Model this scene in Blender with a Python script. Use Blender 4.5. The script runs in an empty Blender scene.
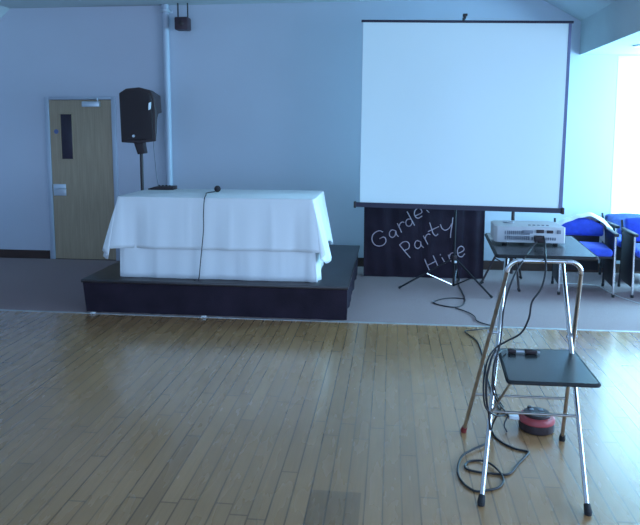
import bpy, bmesh, math, random
from mathutils import Vector, Matrix
random.seed(7)
C = bpy.context.scene.collection
PI = math.pi

# ------------------------------------------------------------------ camera
F, CY, YAW, PITCH, ROLL, HC = 646.56, 202.38, 0.1105987, 0.1119136, 0.001729, 1.61958
c_, s_ = math.cos(YAW), math.sin(YAW)
fw = Vector((-s_*math.cos(PITCH), c_*math.cos(PITCH), -math.sin(PITCH)))
rt = Vector((c_, s_, 0)); up = rt.cross(fw)
r2 = math.cos(ROLL)*rt + math.sin(ROLL)*up
u2 = -math.sin(ROLL)*rt + math.cos(ROLL)*up
cam = bpy.data.cameras.new('camera'); co = bpy.data.objects.new('camera', cam); C.objects.link(co)
co.matrix_world = Matrix(((r2.x, u2.x, -fw.x, 0), (r2.y, u2.y, -fw.y, 0), (r2.z, u2.z, -fw.z, HC), (0, 0, 0, 1)))
cam.sensor_fit = 'HORIZONTAL'; cam.sensor_width = 36; cam.lens = F/640*36
cam.shift_y = -(262.5-CY)/640
cam.clip_start = .05
bpy.context.scene.camera = co

def at(x, y, Z=None, Y=None):
    """measured photo point -> point on a known horizontal or frontal plane of the room"""
    d = fw + r2*((x-320)/F) + u2*((CY-y)/F)
    t = (Z-HC)/d.z if Z is not None else Y/d.y
    return Vector((0, 0, HC)) + d*t

# --------------------------------------------------------------- materials
def nt(m):
    m.use_nodes = True
    t = m.node_tree
    return t, t.nodes['Principled BSDF']
def mat(name, col, rough=.6, metal=0, spec=.5, bump=0, bscale=60, var=0, vscale=6, coat=0, sheen=0):
    m = bpy.data.materials.new(name); t, b = nt(m)
    b.inputs['Base Color'].default_value = (*col, 1)
    b.inputs['Roughness'].default_value = rough
    b.inputs['Metallic'].default_value = metal
    b.inputs['Specular IOR Level'].default_value = spec
    b.inputs['Coat Weight'].default_value = coat
    b.inputs['Sheen Weight'].default_value = sheen
    tc = t.nodes.new('ShaderNodeTexCoord')
    if bump:
        n = t.nodes.new('ShaderNodeTexNoise'); n.inputs['Scale'].default_value = bscale; n.inputs['Detail'].default_value = 4
        t.links.new(tc.outputs['Object'], n.inputs['Vector'])
        bp = t.nodes.new('ShaderNodeBump'); bp.inputs['Strength'].default_value = bump; bp.inputs['Distance'].default_value = .01
        t.links.new(n.outputs['Fac'], bp.inputs['Height']); t.links.new(bp.outputs['Normal'], b.inputs['Normal'])
    if var:
        n = t.nodes.new('ShaderNodeTexNoise'); n.inputs['Scale'].default_value = vscale; n.inputs['Detail'].default_value = 5
        t.links.new(tc.outputs['Object'], n.inputs['Vector'])
        r = t.nodes.new('ShaderNodeValToRGB')
        r.color_ramp.elements[0].position = .3; r.color_ramp.elements[1].position = .7
        r.color_ramp.elements[0].color = (*[x*(1-var) for x in col], 1); r.color_ramp.elements[1].color = (*[min(1, x*(1+var)) for x in col], 1)
        t.links.new(n.outputs['Fac'], r.inputs['Fac']); t.links.new(r.outputs['Color'], b.inputs['Base Color'])
    return m
def emit(name, col, s):
    m = bpy.data.materials.new(name); t, b = nt(m)
    b.inputs['Base Color'].default_value = (*col, 1); b.inputs['Emission Color'].default_value = (*col, 1)
    b.inputs['Emission Strength'].default_value = s
    return m

M = {}
M['wall'] = mat('wall_paint', (.56, .585, .67), .75, bump=.05, bscale=90, var=.015, vscale=1.5)
M['ceil'] = mat('ceiling_paint', (.48, .53, .55), .85, var=.02)
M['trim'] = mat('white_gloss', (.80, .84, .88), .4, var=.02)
M['skirt'] = mat('dark_skirting', (.060, .028, .022), .5, var=.2)
M['carpet'] = mat('carpet', (.37, .27, .27), .95, spec=.1, bump=.6, bscale=400, var=.12, vscale=90)
M['alu'] = mat('aluminium_strip', (.55, .55, .55), .45, metal=.6, var=.1)
M['oak'] = None
M['white'] = mat('white_linen', (.86, .88, .90), .85, spec=.2, bump=.12, bscale=220, sheen=.15)
M['black'] = mat('black_plastic', (.032, .017, .019), .5, bump=.1, bscale=300)
M['grille'] = mat('black_grille', (.024, .013, .016), .55, bump=.5, bscale=500)
M['cloth'] = mat('black_cloth', (.027, .019, .030), .9, spec=.15, bump=.25, bscale=120, var=.25, vscale=4)
M['stagetop'] = mat('stage_top', (.022, .014, .016), .30, spec=.7, bump=.05, bscale=200, var=.2, vscale=12)
M['screen'] = mat('screen_fabric', (.77, .88, .89), .7, spec=.3, var=.006, vscale=2)
M['border'] = mat('black_border', (.030, .025, .050), .7, var=.1)
M['sideborder'] = mat('grey_blue_border', (.15, .17, .30), .7, var=.05)
M['tripod'] = mat('matt_black_tube', (.014, .012, .016), .6, spec=.3, var=.1)
M['chrome'] = mat('chrome', (.82, .82, .84), .16, metal=1, bump=.02, bscale=30)
M['dullchrome'] = mat('worn_chrome', (.50, .45, .42), .34, metal=1, var=.12, vscale=25)
M['vinyl'] = mat('black_vinyl_board', (.030, .036, .036), .24, spec=.7, bump=.04, bscale=300, var=.12)
M['rubber'] = mat('black_rubber', (.015, .015, .017), .7, var=.1)
M['redrubber'] = mat('red_rubber', (.22, .025, .025), .6, var=.1)
M['projwhite'] = mat('projector_shell', (.58, .60, .62), .4, var=.02)
M['projdark'] = mat('projector_vent', (.20, .22, .26), .6, var=.1)
M['cable'] = mat('black_cable', (.018, .016, .020), .5, var=.1)
M['whitecable'] = mat('white_cable', (.75, .75, .75), .5, var=.03)
M['silver'] = mat('silver_plug', (.55, .57, .62), .35, metal=.7, var=.05)
M['reelred'] = mat('reel_red', (.40, .060, .065), .4, var=.08)
M['blue'] = mat('blue_upholstery', (.05, .10, .62), .85, spec=.15, bump=.3, bscale=300, sheen=.2, var=.12, vscale=20)
M['bluegrey'] = mat('blue_grey_upholstery', (.075, .11, .30), .85, spec=.15, bump=.3, bscale=300, var=.15, vscale=20)
M['chairblack'] = mat('chair_black', (.025, .024, .032), .5, var=.1)
M['chalk'] = mat('chalk_white_paint', (.42, .33, .38), .8, var=.05, vscale=80)
M['glass'] = mat('dark_vision_glass', (.035, .024, .040), .25, spec=.4, var=.1)
M['steel'] = mat('satin_steel', (.62, .66, .72), .35, metal=.7, var=.04)
M['signblue'] = mat('sign_blue', (.12, .16, .34), .5, var=.05)
M['darkred'] = mat('dark_maroon_plastic', (.045, .022, .032), .5, var=.1)
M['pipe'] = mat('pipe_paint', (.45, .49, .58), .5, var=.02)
M['pane'] = emit('daylight_pane', (.86, .99, 1.0), 1.15)

def oak():
    m = bpy.data.materials.new('oak_veneer'); t, b = nt(m); L = t.links
    tc = t.nodes.new('ShaderNodeTexCoord'); mp = t.nodes.new('ShaderNodeMapping'); mp.inputs['Scale'].default_value = (22, 22, 1.1)
    n = t.nodes.new('ShaderNodeTexNoise'); n.inputs['Scale'].default_value = 2.2; n.inputs['Detail'].default_value = 6; n.inputs['Distortion'].default_value = .4
    r = t.nodes.new('ShaderNodeValToRGB')
    r.color_ramp.elements[0].position = .3; r.color_ramp.elements[0].color = (.36, .265, .175, 1)
    r.color_ramp.elements[1].position = .75; r.color_ramp.elements[1].color = (.45, .34, .23, 1)
    L.new(tc.outputs['Object'], mp.inputs['Vector']); L.new(mp.outputs['Vector'], n.inputs['Vector'])
    L.new(n.outputs['Fac'], r.inputs['Fac']); L.new(r.outputs['Color'], b.inputs['Base Color'])
    b.inputs['Roughness'].default_value = .5
    return m
M['oak'] = oak()

BW = .0808   # floor strip width
def wood_floor():
    m = bpy.data.materials.new('strip_floor'); t, b = nt(m); L = t.links
    def N(ty, **k):
        n = t.nodes.new(ty)
        for a, v in k.items(): setattr(n, a, v)
        return n
    def mth(op, a, bb=None, cc=None):
        n = N('ShaderNodeMath', operation=op)
        for i, v in enumerate((a, bb, cc)):
            if v is None: continue
            if isinstance(v, (int, float)): n.inputs[i].default_value = v
            else: L.new(v, n.inputs[i])
        return n.outputs[0]
    tc = N('ShaderNodeTexCoord'); sp = N('ShaderNodeSeparateXYZ'); L.new(tc.outputs['Object'], sp.inputs[0])
    u = mth('DIVIDE', mth('ADD', sp.outputs['X'], 20*BW+.018), BW)
    row = mth('FLOOR', u); fu = mth('FRACT', u)
    w1 = N('ShaderNodeTexWhiteNoise', noise_dimensions='1D'); L.new(row, w1.inputs['W'])
    v = mth('ADD', mth('DIVIDE', sp.outputs['Y'], 1.15), mth('MULTIPLY', w1.outputs['Value'], 7.3))
    pl = mth('FLOOR', v); fv = mth('FRACT', v)
    cb = N('ShaderNodeCombineXYZ'); L.new(row, cb.inputs[0]); L.new(pl, cb.inputs[1])
    w2 = N('ShaderNodeTexWhiteNoise', noise_dimensions='3D'); L.new(cb.outputs[0], w2.inputs['Vector'])
    ramp = N('ShaderNodeValToRGB'); el = ramp.color_ramp.elements
    el[0].position = 0; el[0].color = (.325, .172, .074, 1); el[1].position = 1; el[1].color = (.44, .238, .106, 1)
    e = el.new(.15); e.color = (.375, .20, .088, 1); e = el.new(.8); e.color = (.41, .22, .098, 1)
    L.new(w2.outputs['Value'], ramp.inputs['Fac'])
    # grain
    mp = N('ShaderNodeMapping'); mp.inputs['Scale'].default_value = (60, 3.0, 1); L.new(tc.outputs['Object'], mp.inputs['Vector'])
    gn = N('ShaderNodeTexNoise'); gn.inputs['Scale'].default_value = 1.5; gn.inputs['Detail'].default_value = 6; L.new(mp.outputs[0], gn.inputs['Vector'])
    g = mth('ADD', mth('MULTIPLY', gn.outputs['Fac'], .35), .82)
    big = N('ShaderNodeTexNoise'); big.inputs['Scale'].default_value = .9; big.inputs['Detail'].default_value = 4; L.new(tc.outputs['Object'], big.inputs['Vector'])
    g = mth('MULTIPLY', g, mth('ADD', mth('MULTIPLY', big.outputs['Fac'], .5), .75))
    # blotchy wear
    wr = N('ShaderNodeTexNoise'); wr.inputs['Scale'].default_value = 7; wr.inputs['Detail'].default_value = 3
    mw = N('ShaderNodeMapping'); mw.inputs['Scale'].default_value = (1.6, .35, 1); L.new(tc.outputs['Object'], mw.inputs['Vector']); L.new(mw.outputs[0], wr.inputs['Vector'])
    g = mth('MULTIPLY', g, mth('ADD', mth('MULTIPLY', wr.outputs['Fac'], .18), .91))
    # gaps: dark line between strips, strength differs by row
    du = mth('MINIMUM', fu, mth('SUBTRACT', 1, fu))
    gapu = mth('MULTIPLY', mth('LESS_THAN', du, .045), mth('ADD', mth('MULTIPLY', w1.outputs['Value'], .40), .28))
    dv = mth('MINIMUM', fv, mth('SUBTRACT', 1, fv))
    gapv = mth('MULTIPLY', mth('LESS_THAN', dv, .0042), .42)
    gap = mth('MAXIMUM', gapu, gapv)
    # replaced darker boards in the foreground
    p0 = at(303, 525, Z=0); p1 = at(365, 493, Z=0)
    inx = mth('MULTIPLY', mth('GREATER_THAN', sp.outputs['X'], p0.x), mth('LESS_THAN', sp.outputs['X'], at(361, 493, Z=0).x))
    iny = mth('MULTIPLY', mth('LESS_THAN', sp.outputs['Y'], p1.y), mth('GREATER_THAN', sp.outputs['Y'], p1.y-.75))
    patch = mth('MULTIPLY', mth('MULTIPLY', inx, iny), .32)
    g = mth('MULTIPLY', g, mth('SUBTRACT', 1, patch))
    g = mth('MULTIPLY', g, mth('SUBTRACT', 1, gap))
    mx = N('ShaderNodeVectorMath', operation='SCALE'); L.new(ramp.outputs['Color'], mx.inputs[0]); L.new(g, mx.inputs['Scale'])
    L.new(mx.outputs[0], b.inputs['Base Color'])
    rr = mth('ADD', mth('MULTIPLY', wr.outputs['Fac'], .08), .23); L.new(rr, b.inputs['Roughness'])
    b.inputs['Specular IOR Level'].default_value = .6
    b.inputs['Coat Weight'].default_value = .7; b.inputs['Coat Roughness'].default_value = .16; b.inputs['Coat IOR'].default_value = 1.5
    hh = mth('ADD', mth('MULTIPLY', mth('SUBTRACT', 1, gap), .5), mth('MULTIPLY', mth('ADD', big.outputs['Fac'], w2.outputs['Value']), .12))
    bp = N('ShaderNodeBump'); bp.inputs['Strength'].default_value = .25; bp.inputs['Distance'].default_value = .003
    L.new(hh, bp.inputs['Height']); L.new(bp.outputs[0], b.inputs['Normal'])
    return m
M['floor'] = wood_floor()

# ------------------------------------------------------------ mesh helpers
def smooth(bm, ang=40):
    for f in bm.faces: f.smooth = True
    for e in bm.edges:
        if len(e.link_faces) == 2 and e.calc_face_angle(0) > math.radians(ang): e.smooth = False
def obj(name, bm, m, parent=None, loc=None, sm=True):
    bmesh.ops.recalc_face_normals(bm, faces=bm.faces)
    if sm: smooth(bm)
    me = bpy.data.meshes.new(name); bm.to_mesh(me); bm.free()
    for x in (m if isinstance(m, (list, tuple)) else [m]): me.materials.append(x)
    o = bpy.data.objects.new(name, me); C.objects.link(o)
    if parent:
        o.parent = parent
        # all part meshes are built in world coordinates: take the parents' offset out
        off = Vector(); p = parent
        while p: off += p.location; p = p.parent
        me.transform(Matrix.Translation(-off))
    elif loc is not None:
        me.transform(Matrix.Translation(-Vector(loc))); o.location = loc
    return o
def tag(o, label, cat, group=None, kind=None):
    if label: o['label'] = label
    if cat: o['category'] = cat
    if group: o['group'] = group
    if kind: o['kind'] = kind
    return o
def thing(name, label, cat, loc, group=None):
    o = bpy.data.objects.new(name, None); o.empty_display_size = .1; C.objects.link(o); o.location = loc
    return tag(o, label, cat, group)
def struct(name, bm, m, label=None, cat=None):
    o = obj(name, bm, m, sm=False); o['kind'] = 'structure'
    if label: o['label'] = label
    if cat: o['category'] = cat
    return o
def box(bm, a, b, bev=0, mi=0, seg=2):
    a = Vector(a); b = Vector(b); n = bmesh.new()
    bmesh.ops.create_cube(n, size=1)
    for v in n.verts:
        v.co = Vector([(a[i]+b[i])/2 + v.co[i]*abs(b[i]-a[i]) for i in range(3)])
    if bev: bmesh.ops.bevel(n, geom=list(n.edges), offset=bev, segments=seg, profile=.5, affect='EDGES')
    merge(bm, n, mi); return bm
def merge(bm, n, mi=0, mtx=None):
    vm = {}
    for v in n.verts: vm[v] = bm.verts.new(mtx @ v.co if mtx else v.co)
    for f in n.faces:
        try:
            g = bm.faces.new([vm[v] for v in f.verts]); g.material_index = mi
        except ValueError: pass
    n.free()
def B(a, b, bev=0): return box(bmesh.new(), a, b, bev)
def catmull(pts, n=8):
    pts = [Vector(p) for p in pts]; out = []
    P = [pts[0]*2-pts[1]] + pts + [pts[-1]*2-pts[-2]]
    for i in range(1, len(P)-2):
        p0, p1, p2, p3 = P[i-1:i+3]
        for k in range(n):
            t = k/n
            out.append(.5*((2*p1)+(p2-p0)*t+(2*p0-5*p1+4*p2-p3)*t*t+(3*p1-p0-3*p2+p3)*t**3))
    out.append(pts[-1]); return out
def tube(bm, pts, r, seg=10, cap=True, mi=0):
    pts = [Vector(p) for p in pts]
    rs = r if isinstance(r, (list, tuple)) else [r]*len(pts)
    t = (pts[1]-pts[0]).normalized()
    nrm = t.orthogonal().normalized(); rings = []
    for i, p in enumerate(pts):
        if i == 0: d = pts[1]-pts[0]
        elif i == len(pts)-1: d = pts[-1]-pts[-2]
        else: d = (pts[i+1]-p).normalized()+(p-pts[i-1]).normalized()
        d.normalize()
        nrm = (nrm - d*nrm.dot(d)).normalized(); bn = d.cross(nrm)
        rings.append([bm.verts.new(p+(nrm*math.cos(2*PI*k/seg)+bn*math.sin(2*PI*k/seg))*rs[i]) for k in range(seg)])
    for a, b in zip(rings, rings[1:]):
        for k in range(seg):
            f = bm.faces.new((a[k], a[(k+1) % seg], b[(k+1) % seg], b[k])); f.material_index = mi
    if cap:
        bm.faces.new(rings[0][::-1]).material_index = mi; bm.faces.new(rings[-1]).material_index = mi
    return bm
def T(pts, r, seg=10): return tube(bmesh.new(), pts, r, seg)
def lathe(bm, prof, c, seg=32, mi=0):
    c = Vector(c); rings = []
    for r, z in prof:
        rings.append([bm.verts.new(c+Vector((max(r, 1e-4)*math.cos(2*PI*k/seg), max(r, 1e-4)*math.sin(2*PI*k/seg), z))) for k in range(seg)])
    for a, b in zip(rings, rings[1:]):
        for k in range(seg): bm.faces.new((a[k], a[(k+1) % seg], b[(k+1) % seg], b[k])).material_index = mi
    bm.faces.new(rings[0][::-1]).material_index = mi; bm.faces.new(rings[-1]).material_index = mi
    return bm
def prism(bm, poly, d, mi=0):
    """poly: 3-D points of a planar outline, d: extrusion vector"""
    d = Vector(d); a = [bm.verts.new(Vector(p)) for p in poly]; b = [bm.verts.new(Vector(p)+d) for p in poly]
    n = len(a)
    bm.faces.new(a).material_index = mi; bm.faces.new(b[::-1]).material_index = mi
    for i in range(n): bm.faces.new((a[i], b[i], b[(i+1) % n], a[(i+1) % n])).material_index = mi
    return bm
def bevel(bm, off, seg=2):
    bmesh.ops.bevel(bm, geom=list(bm.edges), offset=off, segments=seg, profile=.5, affect='EDGES', clamp_overlap=True); return bm

# -------------------------------------------------------------- the setting
YW = 7.594; YB = 5.325; ZC = 3.075; XL = -5.5; XR = 3.9; YF = -3.0
XS = 1.60; XB = 2.055; ZB = 2.449; XSL = -4.63
ZR = ZC-(XB-XS)*.57                       # where the sloping soffit meets the bulkhead
struct('floor', B((XL, YF, -.12), (XR, YB, 0)), M['floor'], 'worn glossy hardwood strip floor', 'floor')
struct('floor_carpet', B((XL, YB, -.12), (XR, YW, 0)), M['carpet'], 'grey carpeted floor along the back wall', 'floor')
struct('trim_1', B((XL, YB-.014, 0), (XR, YB+.014, .004)), M['alu'], 'pale metal strip between the wooden floor and the carpet', 'trim')
# back wall, with openings for the door and for the tall window of the bay
dl = at(55.4, 259, Z=0).x; dr = dl+.798; DH = 1.978
wx0 = at(615.5, 110, Y=YW).x; wx1 = wx0+1.15; wz0, wz1 = .62, 2.435
bm = bmesh.new()
box(bm, (XL-.15, YW, -.12), (dl, YW+.2, ZC+.1)); box(bm, (dl, YW, DH), (dr, YW+.2, ZC+.1))
box(bm, (dr, YW, -.12), (wx0, YW+.2, ZC+.1)); box(bm, (wx0, YW, -.12), (wx1, YW+.2, wz0)); box(bm, (wx0, YW, wz1), (wx1, YW+.2, ZC+.1))
box(bm, (wx1, YW, -.12), (XR+.15, YW+.2, ZC+.1))
struct('wall_back', bm, M['wall'], 'plain pale wall behind the stage and the projection screen', 'wall')
zl = ZC-(XSL-XL)*.9
struct('wall_left', B((XL-.15, YF, -.12), (XL, YW, zl+.05)), M['wall'])
# ceiling: flat centre, slopes at both sides, low ceiling of the bay
bm = bmesh.new(); box(bm, (XSL, YF, ZC), (XS, YW, ZC+.1))
struct('ceiling', bm, M['ceil'], 'flat pale ceiling', 'ceiling')
struct('ceiling_slope_right', prism(bmesh.new(), [(XS, YF, ZC), (XB, YF, ZR), (XB, YF, ZR+.1), (XS, YF, ZC+.1)], (0, YW-YF, 0)), M['ceil'], 'sloping strip of ceiling beside the bulkhead', 'ceiling')
struct('ceiling_slope_left', prism(bmesh.new(), [(XL, YF, zl), (XSL, YF, ZC), (XSL, YF, ZC+.1), (XL, YF, zl+.1)], (0, YW-YF, 0)), M['ceil'], 'sloping ceiling at the left edge', 'ceiling')
struct('ceiling_bay', B((XB, YF, ZB), (XR, YW, ZR+.1)), M['ceil'], 'low white ceiling over the window bay with its bulkhead face', 'ceiling')
# right wall with a band of windows (out of the frame): the daylight comes through it
bm = bmesh.new(); box(bm, (XR, YF, -.12), (XR+.15, YW, .55)); box(bm, (XR, YF, 2.3), (XR+.15, YW, ZB+.2))
for y0, y1 in ((YF, -2.6), (-.1, .1), (2.4, 2.6), (4.9, 5.05), (7.3, YW)): box(bm, (XR, y0, .55), (XR+.15, y1, 2.3))
struct('wall_right', bm, M['wall'])
# window in the back wall of the bay
w = struct('window_1', B((wx0, YW+.06, wz0), (wx1, YW+.07, wz1)), M['pane'], 'overexposed bright window at the right edge of the back wall', 'window')
bm = bmesh.new()
for x in (wx0, wx1-.02): box(bm, (x, YW-.002, wz0), (x+.02, YW+.055, wz1))
for z in (wz0, wz1-.04): box(bm, (wx0+.0205, YW-.002, z), (wx1-.0205, YW+.055, z+.04))
obj('window_frame', bm, M['trim'], w, sm=False)
# skirtings
struct('baseboard_left', B((XL, YW-.018, 0), (dl-.075, YW, .105)), M['skirt'], 'dark brown skirting board left of the door', 'skirting')
struct('baseboard_back', B((dr+.075, YW-.018, 0), (XR, YW, .105)), M['skirt'], 'dark skirting board along the wall behind stage and chairs', 'skirting')
# door with frame
d = struct('door_1', B((dl+.004, YW-.012, .008), (dr-.004, YW+.035, DH-.004), .002), M['oak'], 'oak veneer fire door with narrow dark glass panel in white frame', 'door')
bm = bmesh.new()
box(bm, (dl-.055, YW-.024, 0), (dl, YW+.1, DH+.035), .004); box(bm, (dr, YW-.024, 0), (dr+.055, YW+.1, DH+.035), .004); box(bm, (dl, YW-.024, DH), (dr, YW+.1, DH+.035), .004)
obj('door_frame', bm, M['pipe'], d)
def door_part(name, x0, y0, x1, y1, th, m, bev=.003, yy=YW-.012):
    a = at(x0, y1, Y=YW); b = at(x1, y0, Y=YW)
    return obj(name, B((a.x, yy-th, a.z), (b.x, yy+.001, b.z), bev), m, d)
door_part('vision_panel', 63.0, 114, 72.3, 159, .004, M['glass'])
a = at(61.6, 159.8, Y=YW); b = at(72.9, 113.3, Y=YW); bm = bmesh.new()
for q in (((a.x, a.z), (a.x+.012, b.z)), ((b.x-.012, a.z), (b.x, b.z)), ((a.x, a.z), (b.x, a.z+.012)), ((a.x, b.z-.012), (b.x, b.z))):
    box(bm, (q[0][0], YW-.022, q[0][1]), (q[1][0], YW-.011, q[1][1]), .002)
obj('panel_bead', bm, M['oak'], d)
hp = door_part('handle_plate', 54.5, 184, 66.5, 195.5, .008, M['steel'])
q = at(58, 188.5, Y=YW-.04)
obj('door_handle', tube(T([(q.x, YW-.02, q.z), (q.x, YW-.06, q.z)], .010), catmull([(q.x, YW-.06, q.z), (q.x+.05, YW-.064, q.z+.003), (q.x+.115, YW-.058, q.z-.008)], 6), .009), M['steel'], hp)
s = at(56.3, 131.5, Y=YW-.012)
bm = bmesh.new(); lathe(bm, [(.029, 0), (.029, .003), (.027, .004)], (0, 0, 0), 24)
bmesh.ops.rotate(bm, verts=bm.verts, cent=(0, 0, 0), matrix=Matrix.Rotation(PI/2, 3, 'X')); bmesh.ops.translate(bm, verts=bm.verts, vec=(s.x, YW-.0115, s.z))
obj('fire_door_sign', bm, M['signblue'], d)
cl = door_part('door_closer', 84, 101.5, 101, 107, .05, M['steel'], .006)
a = at(86, 100, Y=YW-.07); b = at(97, 98.5, Y=YW-.07)
obj('closer_arm', T([(b.x, YW-.05, b.z-.03), (b.x-.01, YW-.055, b.z+.004), (a.x, YW-.045, a.z+.012), (a.x-.02, YW-.02, a.z+.018)], .008, 8), M['steel'], cl)

struct('door_gap_block', B((dl, YW-.012, -.05), (dr, YW+.2, .007)), M['skirt'], 'dark block added under the wooden door against light from the gap', 'trim')  # added filler that stops light leaking in below the door
# downpipe and box on the back wall
px0 = at(167.3, 100, Y=YW-.05); zt = ZC
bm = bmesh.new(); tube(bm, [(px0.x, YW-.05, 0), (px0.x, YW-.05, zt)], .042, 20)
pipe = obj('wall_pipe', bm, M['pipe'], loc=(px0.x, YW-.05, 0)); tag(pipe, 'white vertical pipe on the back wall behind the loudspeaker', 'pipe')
bm = bmesh.new(); lathe(bm, [(.052, -.016), (.058, -.012), (.058, .012), (.052, .016)], (px0.x, YW-.05, at(166, 12, Y=YW).z), 20)
box(bm, (px0.x-.085, YW-.02, at(166, 12, Y=YW).z-.014), (px0.x+.075, YW-.001, at(166, 12, Y=YW).z+.014), .003)
obj('pipe_bracket', bm, M['steel'], pipe)
a = at(176.3, 30.5, Y=YW-.12); b = at(189.3, 17.5, Y=YW-.12)
hb = thing('hanging_box', 'small dark maroon box hung on two rods high beside the white pipe', 'wall box', ((a.x+b.x)/2, YW-.12, a.z))
bm = B((a.x, YW-.19, a.z), (b.x, YW-.05, b.z), .014); obj('housing', bm, M['darkred'], hb)
for x in (a.x+.025, b.x-.018):
    obj('hanger_rod', T([(x, YW-.12, b.z-.01), (x, YW-.12, ZC)], .0085, 8), M['chairblack'], hb)
bm = bmesh.new(); lathe(bm, [(.03, 0), (.032, .004), (.022, .012)], (0, 0, 0), 20); bmesh.ops.rotate(bm, verts=bm.verts, cent=(0, 0, 0), matrix=Matrix.Rotation(PI/2, 3, 'X'))
bmesh.ops.translate(bm, verts=bm.verts, vec=((a.x+b.x)/2, YW-.188, (a.z+b.z)/2)); obj('front_lens', bm, M['black'], hb)
# ceiling fitting of the bay
p = at(639.5, 45, Z=ZB)
bm = bmesh.new(); lathe(bm, [(.055, 0), (.06, -.012), (.045, -.02)], (p.x, p.y, ZB), 20)
tag(obj('ceiling_fitting', bm, M['steel'], loc=(p.x, p.y, ZB)), 'small grey round fitting on the low ceiling at upper right', 'ceiling fitting')

# -------------------------------------------------------------------- stage
HS = .300; sx0, sx1, sy0, sy1 = -2.725, -.350, 5.345, 7.33
st = thing('stage_platform', 'low black stage platform under the cloth-covered table', 'stage', ((sx0+sx1)/2, (sy0+sy1)/2, 0))
bm = B((sx0, sy0, HS-.03), (sx1, sy1, HS), .006); obj('stage_top', bm, M['stagetop'], st)
# black skirt, slightly tucked in towards the floor, softly rippled
bm = bmesh.new(); rng = [(sx0+.012, sy0+.012, 'f'), (sx1-.012, sy0+.012, 'r'), (sx1-.012, sy1-.012, 'b'), (sx0+.012, sy1-.012, 'l')]
per = []
for i in range(4):
    x0, y0, _ = rng[i]; x1, y1, _ = rng[(i+1) % 4]
    n = 60 if i % 2 == 0 else 40
    for k in range(n): per.append((x0+(x1-x0)*k/n, y0+(y1-y0)*k/n))
cx, cy = (sx0+sx1)/2, (sy0+sy1)/2; NZ = 6; rows = []
for j in range(NZ+1):
    t = j/NZ; z = HS-.028-(HS-.030)*t; row = []
    for k, (x, y) in enumerate(per):
        wob = (.006*math.sin(k*.55)+.005*math.sin(k*1.37+1))*t
        hx = (sx1-sx0)/2; hy = (sy1-sy0)/2
        row.append(bm.verts.new((cx+(x-cx)*(1-.014*t/hx)+(wob if abs(abs(x-cx)-hx) < .05 else 0), cy+(y-cy)*(1-.012*t/hy)+(abs(wob)*.8 if y < cy and abs(abs(y-cy)-hy) < .05 else 0), z)))
    rows.append(row)
n = len(per)
for a_, b_ in zip(rows, rows[1:]):
    for k in range(n): bm.faces.new((a_[k], a_[(k+1) % n], b_[(k+1) % n], b_[k]))
bm.faces.new(rows[0]); bm.faces.new(rows[-1][::-1])
obj('stage_skirt', bm, M['cloth'], st)
for (x, y), lab in (((96, 312), 'scrap of white paper by the left front corner of the stage'), ((206, 315.3), 'scrap of white paper below the middle of the stage front')):
    p = at(x, y, Z=0); bm = bmesh.new()
    prism(bm, [(p.x-.022, 5.30, .0045), (p.x+.018, 5.296, .0045), (p.x+.024, 5.318, .0045), (p.x-.012, 5.322, .0045)], (0, 0, .012)); bevel(bm, .004)
    tag(obj('paper_scrap', bm, M['white'], loc=(p.x, 5.31, .0045)), lab, 'paper', 'paper scraps at the foot of the stage')

# -------------------------------------------------------------- tablecloths
TX0, TX1, TY0, TY1, TZ = -2.425, -.655, 5.47, 6.26, 1.030
def perim(x0, x1, y0, y1, r, d=.022):
    """points round a rounded rectangle: (x, y, outward normal, corner weight 0..1, arclength)"""
    out = []; s = 0
    cs = [(x1-r, y0+r, -PI/2), (x1-r, y1-r, 0), (x0+r, y1-r, PI/2), (x0+r, y0+r, PI)]
    for i, (cx, cy, a0) in enumerate(cs):
        n = 14
        for k in range(n+1):
            a = a0+PI/2*k/n; out.append((cx+r*math.cos(a), cy+r*math.sin(a), math.cos(a), math.sin(a), i))
        nx, ny, na = cs[(i+1) % 4]
        p = out[-1]; q = (nx+r*math.cos(na), ny+r*math.sin(na)); L = math.hypot(q[0]-p[0], q[1]-p[1]); m_ = int(L/d)
        for k in range(1, m_): out.append((p[0]+(q[0]-p[0])*k/m_, p[1]+(q[1]-p[1])*k/m_, p[2], p[3], i))
    return out
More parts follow.
